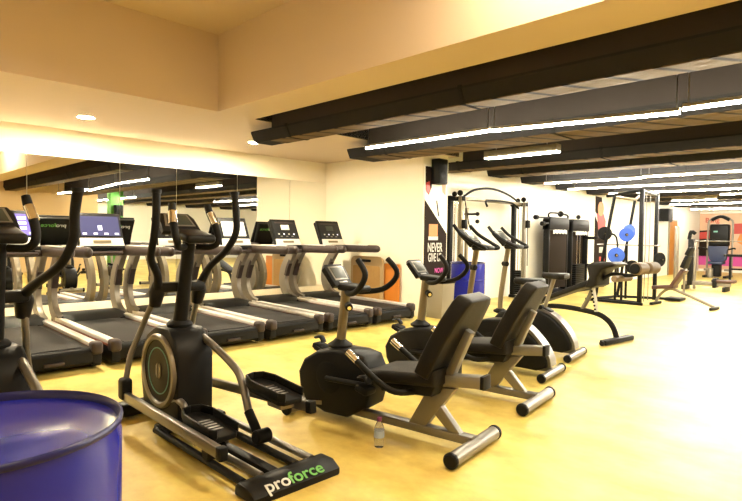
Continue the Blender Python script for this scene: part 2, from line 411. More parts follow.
text('lettering', 'GIVE UP', .19, M['white'], p, fm(-.01, .93), sx=.50)
text('lettering', 'NOW', .11, M['pink'], p, fm(.10, .72), sx=.75)

# tall banner on the white wall
b = thing('wall_banner', 'tall red and dark banner on the white wall beside the weight stacks', 'banner', (-6.28, 15.3, 0))
MB().box((.008, 0, 1.25), (.014, .86, 2.4)).build('banner_sheet', M['whitewall'], b)
MB().prism([(-.43, .05), (.43, .05), (.43, 1.3), (-.1, 1.55), (-.43, 1.9)], .015, .018, 0, 'yz').build('dark_area', M['darkposter'], b)
MB().prism([(-.42, 2.42), (.0, 2.4), (.1, 2.0), (-.1, 1.8), (-.42, 2.0)], .015, .018, 0, 'yz').build('dark_figure_print', M['darkposter'], b)
g1 = MB(); g1.lathe([(.001, .0215), (.2, .0215), (.2, .018)], (0, -.05, 2.08), 'x', 24); g1.build('orange_figure_print', M['orangeprint'], b)
MB().prism([(-.3, 1.95), (.1, 2.0), (.3, 1.75), (.3, 1.45), (.05, 1.3), (-.2, 1.5)], .018, .021, 0, 'yz').build('red_print', M['red'], b)
MB().box((.019, .1, .95), (.004, .4, .16)).build('white_block_print', M['white'], b)
MB().box((.019, .1, .70), (.004, .36, .12)).build('red_block_print', M['red'], b)
MB().box((.019, -.1, .25), (.004, .5, .22)).build('orange_block_print', M['orangeprint'], b)

# far mural
b = thing('wall_mural', 'large colourful mural on the far end wall behind the arched machine', 'mural', (-6.2, 25, 0))
MB().box((3.2, -.006, 1.2), (6.6, .010, 2.2)).build('mural_sheet', M['peach'], b)
def pr(name, pts, m, k=0): return MB().prism(pts, -.013-k, -.011-k, 0, 'xz').build(name, M[m], b)
pr('maroon_print', [(-.1, 1.62), (.5, 1.66), (.6, 1.2), (.5, .6), (-.1, .6)], 'darkposter')
pr('red_band_print', [(-.1, 1.55), (.5, 1.62), (.62, 1.35), (-.1, 1.28)], 'red', .002)
pr('red_band_print', [(1.1, 1.9), (2.4, 1.95), (2.4, 1.55), (1.1, 1.5)], 'red', .002)
pr('pink_floor_print', [(-.1, .62), (3.5, .62), (3.5, .25), (-.1, .25)], 'pink')
pr('orange_flame_print', [(1.3, 1.5), (2.6, 1.55), (2.6, .9), (1.8, .8), (1.2, 1.2)], 'orangeprint')
pr('dark_figure_print', [(1.55, 2.0), (2.2, 2.05), (2.2, 1.6), (1.6, 1.55)], 'darkposter', .004)
text('lettering', 'Bang', .26, M['red'], b, frame((.36, -.014, 2.03), (1, 0, 0), (0, 0, 1)))

# mats against the wall
t = thing('exercise_mat', 'tan rounded mat with a handle slot leaning on the corner wall', 'mat', (-6.67, 6.60, 0))
def rrect(w, h, r, n=6):
    P = []
    for cx, cz, a0 in ((w/2-r, r, -90), (w/2-r, h-r, 0), (-w/2+r, h-r, 90), (-w/2+r, r, 180)):
        for k in range(n+1): a = R(a0+90*k/n); P.append((cx+r*cos(a), cz+r*sin(a)))
    return P
MB().prism(rrect(.78, .92, .11), -.02, .02, .008).build('mat_border', M['tanedge'], t)
MB().prism([(x*.84, z*.76+.06) for x, z in rrect(.78, .92, .05)], -.024, -.0195, 0).build('mat_face', M['tan'], t)
MB().prism([(x, z+.82) for x, z in rrect(.22, .045, .02)], -.026, -.0195, 0).build('handle_slot', M['rubber'], t)
t = thing('foam_board', 'plain orange board standing behind the tan mat', 'board', (-6.22, 6.652, 0))
MB().box((0, 0, .405), (.50, .03, .81), bev=.008).build('board', M['orange'], t)
MB().box((0, -.001, .812), (.46, .02, .006)).build('board_edge_band', M['tanedge'], t)

# bin with dark lid by the wall end
t = thing('waste_bin', 'cream waste bin with a dark rim below the poster', 'bin', (-5.335, 6.90, 0))
MB().prism([(-.15, 0), (.15, 0), (.18, .55), (-.18, .55)], -.15, .15, .01).build('bin_body', M['cream'], t)
MB().box((0, 0, .565), (.38, .33, .04), bev=.012).build('bin_rim', M['black'], t)
MB().box((0, 0, .588), (.30, .24, .012), bev=.004).build('bin_flap', M['white'], t)

# drums
def drum(loc, label, r, h, lid=True):
    t = thing('steel_drum', label, 'drum', loc, 0, 'blue steel drums')
    pf = [(r*.97, 0), (r, .012), (r, h*.32), (r*1.022, h*.333), (r, h*.346), (r, h*.64), (r*1.022, h*.655), (r, h*.67), (r, h-.045), (r*.985, h-.03), (r*.985, h-.012)]
    MB().lathe(pf, seg=72).build('drum_body', M['blue'], t, 25)
    rim = [(r*.985, h-.016), (r*1.006, h-.014), (r*1.012, h-.007), (r*1.008, h), (r*.99, h+.003), (r*.975, h-.001), (r*.968, h-.022)]
    MB().lathe(rim, seg=72).build('rim', M['bluedark'], t, 60)
    MB().lathe([(r*.965, h-.020), (r*.93, h-.023), (r*.60, h-.019), (r*.58, h-.022), (.001, h-.018)], seg=72).build('lid', M['blue'], t, 40)
    MB().lathe([(.034, h-.020), (.034, h-.005), (.028, h-.002), (.001, h-.004)], (r*.1, -r*.66, 0), seg=24).build('bung', M['bluedark'], t)
    return t
M['bluedark'] = mat('dark blue rim', (.008, .010, .09), .3, spec=.3)
drum((-1.56, .28, 0), 'blue steel drum with a shiny lid in the near left corner', .29, .83)
drum((-5.44, 7.80, 0), 'blue steel drum standing past the poster wall end', .29, .84)

# bottle
t = thing('water_bottle', 'small clear water bottle with purple cap on the floor by the bike', 'bottle', (-2.30, 2.40, 0))
MB().lathe([(.001, .004), (.026, .002), (.031, .010), (.031, .045), (.029, .05), (.031, .055), (.031, .11), (.028, .125), (.016, .150), (.0125, .156), (.0125, .168), (.001, .168)], seg=28).build('bottle_body', M['bottle'], t, 50)
MB().lathe([(.0315, .062), (.0318, .064), (.0318, .102), (.0315, .104)], seg=28).build('label_band', M['paperlabel'], t)
MB().lathe([(.015, .160), (.0155, .162), (.0155, .180), (.014, .183), (.001, .183)], seg=20).build('cap', M['cap'], t)

# ------------------------------------------------------------------ treadmills
def treadmill(kind, label):
    t = thing('treadmill', label, 'treadmill', (0, 0, 0), 0, 'treadmills in a row facing the mirror')
    W = .405
    MB().prism([(.03, .05), (0, .08), (0, .17), (.04, .205), (1.75, .215), (1.75, .05)], -.33, .33, .008).build('deck', M['black'], t)
    MB().box((.88, 0, .2125), (1.62, .52, .012), (0, -R(.35), 0), .003).build('running_belt', M['belt'], t)
    MB().cyl((.045, -.31, .16), (.045, .31, .16), .045).build('rear_roller', M['rubber'], t)
    MB().box((-.012, .0, .10), (.03, .16, .028), bev=.004).build('rear_badge', M['rail'], t)
    MB().prism([(1.58, .05), (1.58, .225), (1.68, .285), (1.95, .30), (2.12, .26), (2.14, .06)], -.36, .36, .02).build('motor_cover', M['black'], t)
    for s in (-1, 1):
        y = s*.365
        MB().prism([(.03, .03), (0, .06), (0, .185), (1.85, .205), (1.85, .03)], y-.04, y+.04, .006).build('side_frame', M['black'], t)
        MB().prism([(.03, .186), (.03, .205), (1.86, .222), (1.86, .200)], y-.045, y+.045, .003).build('trim_stripe', M['redtrim'], t)
        MB().prism([(.10, .206), (.10, .240), (.16, .246), (1.80, .262), (1.80, .222)], y-.040, y+.040, .008).build('side_rail', M['alu'], t)
        MB().box((.04, y, .20), (.13, .10, .12), bev=.03, seg=3).build('rail_end_cap', M['rail'], t)
        MB().ribbon([(1.70, .245), (1.86, .27), (1.98, .36), (2.04, .52), (2.00, .72), (1.87, .90), (1.74, 1.06)], [.07, .12, .16, .17, .165, .155, .14], y-.032, y+.032).build('upright', M['champ'], t, 40)
        MB().ribbon([(1.96, .60), (1.91, .74), (1.84, .86)], [.05, .05, .045], y-.034, y+.034).build('upright_badge', M['rail'], t, 40)
        MB().tube([(1.90, y, 1.05), (1.70, y, 1.05), (1.2, y, 1.055), (.82, y, 1.06), (.75, y, 1.06), (.715, y, 1.06)], [.055, .066, .060, .060, .054, .03], 16, 4, .7).build('handrail', M['rail'], t, 60)
        MB().box((1.28, y, 1.114), (.62, .05, .012), bev=.005).build('handrail_strip', M['alu'], t)
    MB().box((1.72, 0, 1.03), (.12, .72, .09), bev=.03, seg=3).build('crossbar', M['rail'], t)
    MB().box((1.52, 0, 1.02), (.30, .46, .04), (0, R(4), 0), .02).build('console_tray', M['rail'], t)
    # console: tilted slab facing the runner (towards -x local, upwards)
    tl = R(24)
    c = Vector((1.49, 0, 1.295)); wd = .50 if kind in 'PD' else .46; ht = .46
    ux = Vector((0, -1, 0)); uy = Vector((sin(tl), 0, cos(tl))); nz = ux.cross(uy).normalized()
    if nz.x > 0: nz = -nz
    fr = Matrix((Vector((0, -1, 0)), uy, nz)).transposed().to_4x4(); fr.translation = c
    def slab(name, m, poly, z0, z1, par=t, bev=.006):
        k = MB().prism(poly, z0, z1, bev, 'xy'); 
        bmesh.ops.transform(k.bm, matrix=fr, verts=k.bm.verts); return k.build(name, m, par)
    h = slab('console', M['black'], [(-wd/2, ht/2), (wd/2, ht/2), (wd/2+.01, -ht/2), (-wd/2-.01, -ht/2)], -.045, .0, bev=.012)
    slab('console_back', M['black'], [(-wd*.47, ht*.49), (wd*.47, ht*.49), (wd*.42, -ht*.62), (-wd*.42, -ht*.62)], -.12, -.045, bev=.02)
    slab('lower_panel', M['alu'] if kind != 'P' else M['white'], [(-wd/2+.01, -.10), (wd/2-.01, -.10), (wd/2, -.20), (-wd/2, -.20)], .0, .006, bev=.002)
    slab('button_bar', M['gold'], [(-.10, -.13), (.10, -.13), (.10, -.165), (-.10, -.165)], .006, .012, bev=.002)
    slab('face_glass', M['display'], [(-wd/2+.02, .19), (wd/2-.02, .19), (wd/2-.02, -.085), (-wd/2+.02, -.085)], .0, .004, bev=.001)
    if kind in 'PD':
        sc = slab('screen', M['purple'] if kind == 'P' else M['dimpurple'], [(-wd/2+.03, .18), (wd/2-.03, .18), (wd/2-.03, -.07), (-wd/2+.03, -.07)], .004, .007, bev=.0)
        for i in range(4):
            x = -.18+i*.12
            slab('screen_icon', M['icon'], [(x-.022, -.035), (x+.022, -.035), (x+.022, -.058), (x-.022, -.058)], .007, .009, sc, 0)
        if kind == 'P':
            for i in range(3):
                for j in range(3): x = -.15+i*.13; z = .13-j*.06; slab('screen_icon', M['icon'], [(x-.05, z+.018), (x+.03, z+.018), (x+.03, z-.014), (x-.05, z-.014)], .007, .009, sc, 0)
        else: slab('screen_icon', M['icon'], [(-.025, .06), (.02, .06), (.02, .0), (-.025, .0)], .007, .009, sc, 0)
    elif kind == 'W':
        slab('screen', M['whitescreen'], [(-wd/2+.05, .16), (wd/2-.05, .16), (wd/2-.05, -.06), (-wd/2+.05, -.06)], .004, .007, bev=.0)
    else:
        slab('screen', M['lcd'] if kind == 'A' else M['screen'], [(-.075, .13), (.075, .13), (.075, .05), (-.075, .05)], .004, .008, bev=.001)
        slab('title_strip', M['rail'], [(-.17, .18), (.17, .18), (.17, .16), (-.17, .16)], .004, .007, bev=.0)
        for i in range(4): x = -.14+i*.093; slab('button', M['icon' if i % 2 else 'white'], [(x-.012, -.01), (x+.012, -.01), (x+.012, -.03), (x-.012, -.03)], .004, .008, bev=.001)
        for i in range(3): x = -.10+i*.10; slab('button', M['steel'], [(x-.02, -.05), (x+.02, -.05), (x+.02, -.066), (x-.02, -.066)], .004, .008, bev=.001)
    fb = Matrix((Vector((0, 1, 0)), uy, -nz)).transposed().to_4x4(); fb.translation = c-nz*.1215+uy*.12
    text('lettering', 'pro', .075, M['white'], t, fb @ Matrix.Translation((-.085, 0, 0)), sx=1.25)
    text('lettering', 'force', .075, M['greenline'], t, fb @ Matrix.Translation((.075, 0, 0)), sx=1.25)
    return t
kinds = 'PDAWAB'
tl = ['treadmill at the left picture edge with a purple lit screen, behind the drum',
      'second treadmill from the left with a dark blue lit screen',
      'third treadmill from the left, behind the front elliptical trainer',
      'fourth treadmill from the left with a pale bright console screen',
      'second treadmill from the corner with a small bright display',
      'treadmill nearest the room corner, in front of the tan mat']
for i in range(6):
    o = treadmill(kinds[i], tl[i]); o.location = (-5.39, 6.37-.9*(5-i)-.42, 0); o.rotation_euler = (0, 0, pi)

# ------------------------------------------------------------------ ellipticals
def elliptical(label, swung=False):
    t = thing('elliptical_trainer', label, 'elliptical trainer', (0, 0, 0), 0, 'grey and black elliptical trainers')
    MB().prism([(-.07, .0), (-.07, .035), (-.01, .072), (.08, .072), (.11, .05), (.11, .0)], -.28, .27, .018).build('rear_base', M['black'], t)
    a = atan2(.037, .06); fy = frame((-.038, .07, .058), (0, -1, 0), (cos(a), 0, sin(a)))
    text('lettering', 'pro', .092, M['white'], t, fy @ Matrix.Translation((-.045, -.002, .003)), .0015, 1.12)
    text('lettering', 'force', .092, M['greenline'], t, fy @ Matrix.Translation((.135, -.002, .003)), .0015, 1.12)
    for k, y in enumerate((.235, .13, -.09, -.195)):
        MB().tube([(.08, y, .062), (1.08, y, .062)], .021, 12).build('rail', M['steel' if k % 2 else 'rubber'], t)
        MB().tube([(.10, y-.045, .035), (1.08, y-.045, .035)], .012, 8).build('rail', M['silver'], t)
    MB().box((.75, .02, .03), (1.5, .06, .04), bev=.008).build('centre_beam', M['black'], t)
    MB().box((1.08, .0, .06), (.10, .46, .06), bev=.015).build('cross_brace', M['black'], t)
    MB().box((1.62, 0, .06), (.14, .62, .09), bev=.03, seg=3).build('front_base', M['black'], t)
    MB().prism([(1.03, .03), (1.03, .50), (1.08, .60), (1.18, .665), (1.36, .66), (1.5, .59), (1.585, .47), (1.60, .30), (1.56, .12), (1.5, .03)], -.13, .12, .02).build('shroud', M['black'], t)
    c = (1.29, .12, .375)
    MB().lathe([(.001, .003), (.20, .006), (.215, .018)], c, 'y', 56).build('flywheel_face', M['black'], t)
    MB().lathe([(.205, .010), (.213, .022), (.236, .022), (.246, .006), (.246, -.01)], c, 'y', 56).build('flywheel_ring', M['silver'], t)
    MB().lathe([(.148, .004), (.148, .0095), (.155, .0095), (.155, .004)], c, 'y', 56).build('teal_ring', M['tealline'], t)
    k = MB()
    for q in (-1, 1): k.prism([(c[0]+q*.012, c[2]+.05), (c[0]+q*.034, c[2]+.03), (c[0]+q*.034, c[2]-.03), (c[0]+q*.012, c[2]-.05)], .124, .131, 0)
    k.build('hub_emblem', M['champ'], t)
    MB().tube([(1.26, 0, .62), (1.19, 0, .9), (1.11, 0, 1.29)], [.052, .043, .040], 16).build('mast', M['black'], t)
    MB().lathe([(.05, .64), (.075, .65), (.085, .68), (.07, .70), (.04, .715)], (1.25, 0, 0), seg=28).build('mast_collar', M['rubber'], t)
    MB().box((1.245, 0, .93), (.07, .34, .07), bev=.02).build('pivot_shaft', M['black'], t)
    # console
    tl = R(46)
    fr = Matrix((Vector((0, -1, 0)), Vector((sin(tl), 0, cos(tl))), Vector((-cos(tl), 0, sin(tl))))).transposed().to_4x4(); fr = fr @ Matrix.Scale(.80, 4); fr.translation = Vector((1.22, .02, 1.355))
    def slab(name, m, poly, z0, z1, bev=.006):
        q = MB().prism(poly, z0, z1, bev, 'xy'); bmesh.ops.transform(q.bm, matrix=fr, verts=q.bm.verts); return q.build(name, m, t)
    slab('console', M['black'], [(-.12, .12), (.12, .12), (.155, .06), (.17, -.10), (-.17, -.10), (-.155, .06)], -.05, 0, .015)
    slab('display_frame', M['silver'], [(-.10, .10), (.10, .10), (.13, -.04), (-.13, -.04)], -.001, .004, .001)
    slab('screen', M['screen'], [(-.085, .088), (.085, .088), (.11, -.028), (-.11, -.028)], .003, .007, .001)
    MB().box((1.07, 0, 1.27), (.26, .20, .055), (0, R(-10), 0), .022, 3).build('console_tray', M['black'], t)
    for s in (-1, 1):
        MB().tube([(1.10, s*.04, 1.20), (1.04, s*.11, 1.20), (1.00, s*.14, 1.24), (1.03, s*.145, 1.32), (1.09, s*.13, 1.42), (1.11, s*.122, 1.475)], [.02, .021, .023, .024, .025, .022], 14, 5).build('fixed_handle', M['rubber'], t, 60)
        MB().tube([(1.045, s*.145, 1.345), (1.088, s*.131, 1.42)], [.027, .027], 14).build('pulse_sensor', M['chrome'], t)
    # left (near) arm and right arm
    arms = {1: ([(1.05, .25, 1.545), (1.05, .25, 1.40), (1.08, .25, 1.26), (1.16, .235, 1.13), (1.19, .18, 1.02), (1.24, .155, .93)],
                [(1.26, .15, .88), (1.35, .16, .78), (1.43, .19, .62), (1.46, .24, .47), (1.45, .28, .28)]),
            -1: ([(.985, -.25, 1.56), (.96, -.25, 1.42), (.965, -.25, 1.29), (1.05, -.225, 1.17), (1.18, -.18, 1.06), (1.25, -.155, .95)],
                 [(1.27, -.15, .90), (1.31, -.15, .80), (1.39, -.16, .62), (1.44, -.20, .45), (1.46, -.27, .26)])}
    if swung:   # right arm pulled back towards the rider
        arms[-1] = ([(.69, -.25, 1.50), (.74, -.25, 1.38), (.76, -.25, 1.25), (.85, -.215, 1.12), (1.08, -.17, 1.015), (1.23, -.15, .95)],
                    [(1.27, -.15, .90), (1.29, -.16, .74), (1.34, -.18, .56), (1.41, -.22, .40), (1.45, -.27, .26)])
    for s, (up, lo) in arms.items():
        MB().tube(up, [.026, .024, .023, .023, .024, .030], 14, 5).build('swing_arm', M['rubber'], t, 60)
        MB().tube([Vector(up[0])+Vector((0, 0, .006)), Vector(up[0])-Vector((0, 0, .016))], .031, 16).build('arm_end_cap', M['rubber'], t)
        MB().tube([(lo[0][0]-.01, lo[0][1]-s*.01, .96), (lo[0][0], lo[0][1], .90), (lo[0][0]+.03, lo[0][1], .81)], [.040, .050, .038], 14).build('arm_joint', M['black'], t)
        MB().tube(lo, .019, 12, 5).build('lower_rod', M['steel'], t, 60)
        MB().box((lo[-1][0], lo[-1][1], .25), (.10, .07, .15), bev=.025, seg=3).build('rod_joint', M['black'], t)
    # pedal arms
    for s, a, b_ in ((1, (1.43, .285, .205), (.20, .285, .185)), (-1, (1.43, -.285, .21), (.36 if swung else .20, -.285, .30))):
        a, b_ = Vector(a), Vector(b_); d = b_-a; an = atan2(-d.z, d.x)
        MB().box((a+b_)/2, (d.length, .04, .062), (0, an, 0), .010).build('pedal_arm', M['steel'], t)
        MB().box(b_, (.05, .05, .072), (0, an, 0), .010).build('pedal_arm_cap', M['rubber'], t)
    for s, c0, tilt in ((1, (.56, .165, .205), -4), (-1, (.40, -.16, .375), -5)):
        c0 = Vector(c0)
        def lp(poly, z0, z1, name, m, bev=.006):
            q = MB().prism(poly, z0, z1, bev, 'xy'); q.bm.verts.ensure_lookup_table()
            bmesh.ops.transform(q.bm, matrix=Matrix.Translation(c0) @ Matrix.Rotation(R(tilt), 4, 'Y'), verts=q.bm.verts); return q.build(name, m, t)
        out = [(-.20, -.06), (-.17, -.085), (.10, -.09), (.19, -.06), (.21, 0), (.19, .06), (.10, .09), (-.17, .085), (-.20, .06)]
        lp(out, -.02, .012, 'pedal', M['rubber'], .008)
        rim = MB()
        n = len(out)
        for i in range(1, n-1):
            p, q = out[i], out[(i+1) % n]
            rim.box(((p[0]+q[0])/2, (p[1]+q[1])/2, .03), (hypot(q[0]-p[0], q[1]-p[1])+.01, .012, .05), (0, 0, atan2(q[1]-p[1], q[0]-p[0])), .004)
        bmesh.ops.transform(rim.bm, matrix=Matrix.Translation(c0) @ Matrix.Rotation(R(tilt), 4, 'Y'), verts=rim.bm.verts); rim.build('pedal_rim', M['black'], t)
        for kx in range(5): lp([(-.10+kx*.035, -.04), (-.088+kx*.035, -.04), (-.088+kx*.035, .04), (-.10+kx*.035, .04)], .010, .014, 'tread_bar', M['steel'], 0)
        MB().box((c0.x-.08, c0.y, c0.z-.045), (.14, .10, .06), bev=.012).build('pedal_bracket', M['steel'], t)
        MB().cyl((c0.x-.08, c0.y-.02, c0.z-.05), (c0.x-.08, s*.285, c0.z-.05), .014, 12).build('pedal_axle', M['steel'], t)
    # bent links with rollers
    MB().tube([(1.20, .10, .16), (1.08, .10, .22), (.98, .10, .205), (.92, .10, .13), (.80, .12, .11), (.45, .19, .125)], .022, 12, 4).build('link_tube', M['steel'], t, 60)
    MB().tube([(1.13, -.10, .60), (.98, -.10, .56), (.74, -.10, .475), (.64, -.10, .40), (.55, -.10, .21)], .024, 12, 4).build('link_tube', M['steel'], t, 60)
    MB().tube([(.56, -.10, .23), (.45, -.10, .115)], .028, 12).build('link_sleeve', M['rubber'], t)
    MB().tube([(1.13, -.10, .56), (1.20, -.10, .60)], .045, 16).build('link_bearing', M['rubber'], t)
    for (x, y0, y1) in ((.43, -.16, -.06), (.84, .08, .19), (.42, .14, .26)):
        MB().cyl((x, y0, .112), (x, y1, .112), .042, 20, .008).build('roller', M['rubber'], t)
    return t
e1 = elliptical('elliptical trainer with lettered rear base in the front of the picture'); e1.location = (-2.25, 1.70, 0); e1.rotation_euler = (0, 0, pi)
e2 = elliptical('elliptical trainer cut by the left picture edge, behind the drum', True); e2.location = (-2.25, .65, 0); e2.rotation_euler = (0, 0, pi)

# ------------------------------------------------------------------ bikes
def slab_at(fr, t):
    def f(name, m, poly, z0, z1, bev=.004):
        q = MB().prism(poly, z0, z1, bev, 'xy'); bmesh.ops.transform(q.bm, matrix=fr, verts=q.bm.verts); return q.build(name, m, t)
    return f
def cons(t, c, tilt, sc=1.0):
    tl = R(tilt)
    fr = Matrix((Vector((0, -1, 0)), Vector((sin(tl), 0, cos(tl))), Vector((-cos(tl), 0, sin(tl))))).transposed().to_4x4() @ Matrix.Scale(sc, 4); fr.translation = Vector(c)
    f = slab_at(fr, t)
    f('console', M['black'], [(-.10, .11), (.10, .11), (.125, .08), (.11, -.10), (-.11, -.10), (-.125, .08)], -.05, 0, .012)
    f('display_frame', M['silver'], [(-.09, .082), (.09, .082), (.082, -.05), (-.082, -.05)], -.001, .004, .001)
    f('screen', M['screen'], [(-.075, .068), (.075, .068), (.068, -.036), (-.068, -.036)], .003, .007, .001)
    f('button_row', M['steel'], [(-.05, -.065), (.05, -.065), (.05, -.08), (-.05, -.08)], 0, .005, .001)
def recumbent(label):
    t = thing('recumbent_bike', label, 'exercise bike', (0, 0, 0), 0, 'recumbent exercise bikes')
    def foot(x, w, name):
        MB().cyl((x, -w, .048), (x, w, .048), .042, 20).build(name, M['silver'], t)
        for s in (-1, 1): MB().cyl((x, s*w, .048), (x, s*(w+.035), .048), .046, 20, .01).build('foot_cap', M['rubber'], t)
    foot(0, .27, 'rear_foot'); foot(1.36, .20, 'front_foot')
    MB().prism([(.0, .05), (.0, .105), (1.40, .10), (1.40, .05)], -.035, .035, .008).build('main_beam', M['steel'], t)
    MB().prism([(.46, .08), (.34, .08), (.12, .37), (.30, .36)], -.03, .03, .006).build('seat_strut', M['silver'], t)
    MB().prism([(.30, .22), (.24, .27), (.06, .08), (.14, .08)], -.026, .026, .006).build('rear_brace', M['silver'], t)
    MB().prism([(-.06, .405), (-.06, .475), (.60, .40), (.60, .325)], -.045, .045, .008).build('seat_rail', M['silver'], t)
    MB().prism([(-.075, .40), (-.075, .48), (-.05, .478), (-.05, .402)], -.05, .05, .006).build('rail_cap', M['rubber'], t)
    MB().prism([(.18, .40), (.66, .355), (.70, .38), (.68, .425), (.55, .445), (.30, .47), (.18, .50)], -.19, .19, .025, seg=3).build('seat', M['vinyl'], t)
    MB().prism([(.22, .33), (.58, .30), (.62, .36), (.18, .41)], -.15, .15, .015).build('seat_shell', M['black'], t)
    # backrest, tapered towards the top
    prof = [(.26, .46, .205), (.22, .55, .21), (.155, .68, .205), (.09, .80, .19), (.03, .905, .165), (.01, .945, .13)]
    V, F = [], []
    for s_, z, w in prof:
        for dx in (.035, -.045):
            for y in (-w, -w*.55, w*.55, w): V.append((s_+dx+(.018 if abs(y) > w*.8 and dx > 0 else 0), y, z+dx*.45))
    n = len(prof)
    for i in range(n-1):
        a, b = i*8, (i+1)*8
        for k in range(3): F += [(a+k, a+k+1, b+k+1, b+k), (a+4+k, b+4+k, b+5+k, a+5+k)]
        F += [(a, b, b+4, a+4), (a+3, a+7, b+7, b+3)]
    F += [(0, 4, 5, 1), (1, 5, 6, 2), (2, 6, 7, 3)]; e = (n-1)*8; F += [(e, e+1, e+5, e+4), (e+1, e+2, e+6, e+5), (e+2, e+3, e+7, e+6)]
    bk = MB().add(V, F); bmesh.ops.recalc_face_normals(bk.bm, faces=bk.bm.faces)
    bmesh.ops.bevel(bk.bm, geom=[e_ for e_ in bk.bm.edges if e_.calc_face_angle(0) > .7], offset=.016, segments=3, profile=.5, affect='EDGES')
    bk.build('backrest', M['vinyl'], t, 50)
    MB().prism([(.20, .44), (.14, .44), (.02, .72), (.06, .74)], -.03, .03, .006).build('backrest_bracket', M['steel'], t)
    for s in (-1, 1):
        MB().tube([(.33, s*.12, .34), (.42, s*.23, .345), (.55, s*.25, .40), (.78, s*.25, .545)], .020, 12, 4).build('side_handle', M['rubber'], t, 60)
        MB().tube([(.70, s*.25, .495), (.775, s*.25, .542)], .0235, 12).build('handle_sensor', M['chrome'], t)
        MB().lathe([(.001, 0), (.014, 0), (.014, .01)], (.40+.0, s*.152, .33), 'y', 14).build('seat_bolt', M['chrome'], t)
    hp = [(.74, .15), (.70, .28), (.715, .40), (.76, .485), (.86, .505), (1.02, .505), (1.17, .475), (1.30, .40), (1.355, .30), (1.34, .20), (1.28, .095), (1.10, .045), (.90, .05)]
    MB().prism(hp, -.115, .115, .028, seg=3).build('housing', M['black'], t, 50)
    MB().lathe([(.001, .004), (.10, .004), (.112, .0)], (1.06, .1145, .30), 'y', 36).build('crank_cover', M['rubber'], t)
    MB().box((1.18, .116, .105), (.13, .004, .028), (0, R(8), 0)).build('housing_badge', M['silver'], t)
    for s, p in ((1, (.66, .315)), (-1, (1.42, .42))):
        MB().tube([(1.06, s*.135, .30), (p[0], s*.145, p[1])], .018, 10).build('crank_arm', M['black'], t)
        MB().box((p[0], s*.21, p[1]), (.10, .11, .045), (0, R(-15), 0), .014, 3).build('pedal', M['rubber'], t)
        MB().tube([(p[0]-.03, s*.21, p[1]+.035), (p[0]+.0, s*.21, p[1]+.075), (p[0]+.05, s*.21, p[1]+.065)], .012, 8, 3, 2.5).build('pedal_strap', M['rubber'], t)
    MB().lathe([(.05, .49), (.085, .505), (.088, .52), (.05, .545), (.035, .56)], (1.05, 0, 0), seg=28).build('post_collar', M['rubber'], t)
    MB().tube([(1.05, 0, .50), (1.0, 0, .93)], .034, 14).build('post', M['gold'], t)
    MB().cyl((.985, .0, .80), (.93, .05, .79), .026, 16, .005).build('adjust_knob', M['rubber'], t)
    MB().cyl((.93, .05, .79), (.925, .055, .789), .014, 12).build('knob_face', M['chrome'], t)
    cons(t, (1.06, 0.01, 1.01), 38, .86)
    MB().box((.93, 0, .925), (.18, .17, .045), (0, R(-4), 0), .018, 3).build('console_tray', M['black'], t)
    for s in (-1, 1):
        MB().tube([(.97, s*.03, .90), (.90, s*.10, .895), (.80, s*.155, .915), (.72, s*.18, .98), (.70, s*.18, 1.05), (.77, s*.165, 1.13)], .0195, 12, 5).build('handlebar', M['rubber'], t, 60)
    return t
ang = atan2(-.14, -.99)
r1 = recumbent('nearest recumbent exercise bike, beside the water bottle'); r1.location = (-1.84, 2.74, 0); r1.rotation_euler = (0, 0, ang)
dup(r1, (-2.03, 3.85, 0), ang, 'recumbent exercise bike standing behind the nearest one')
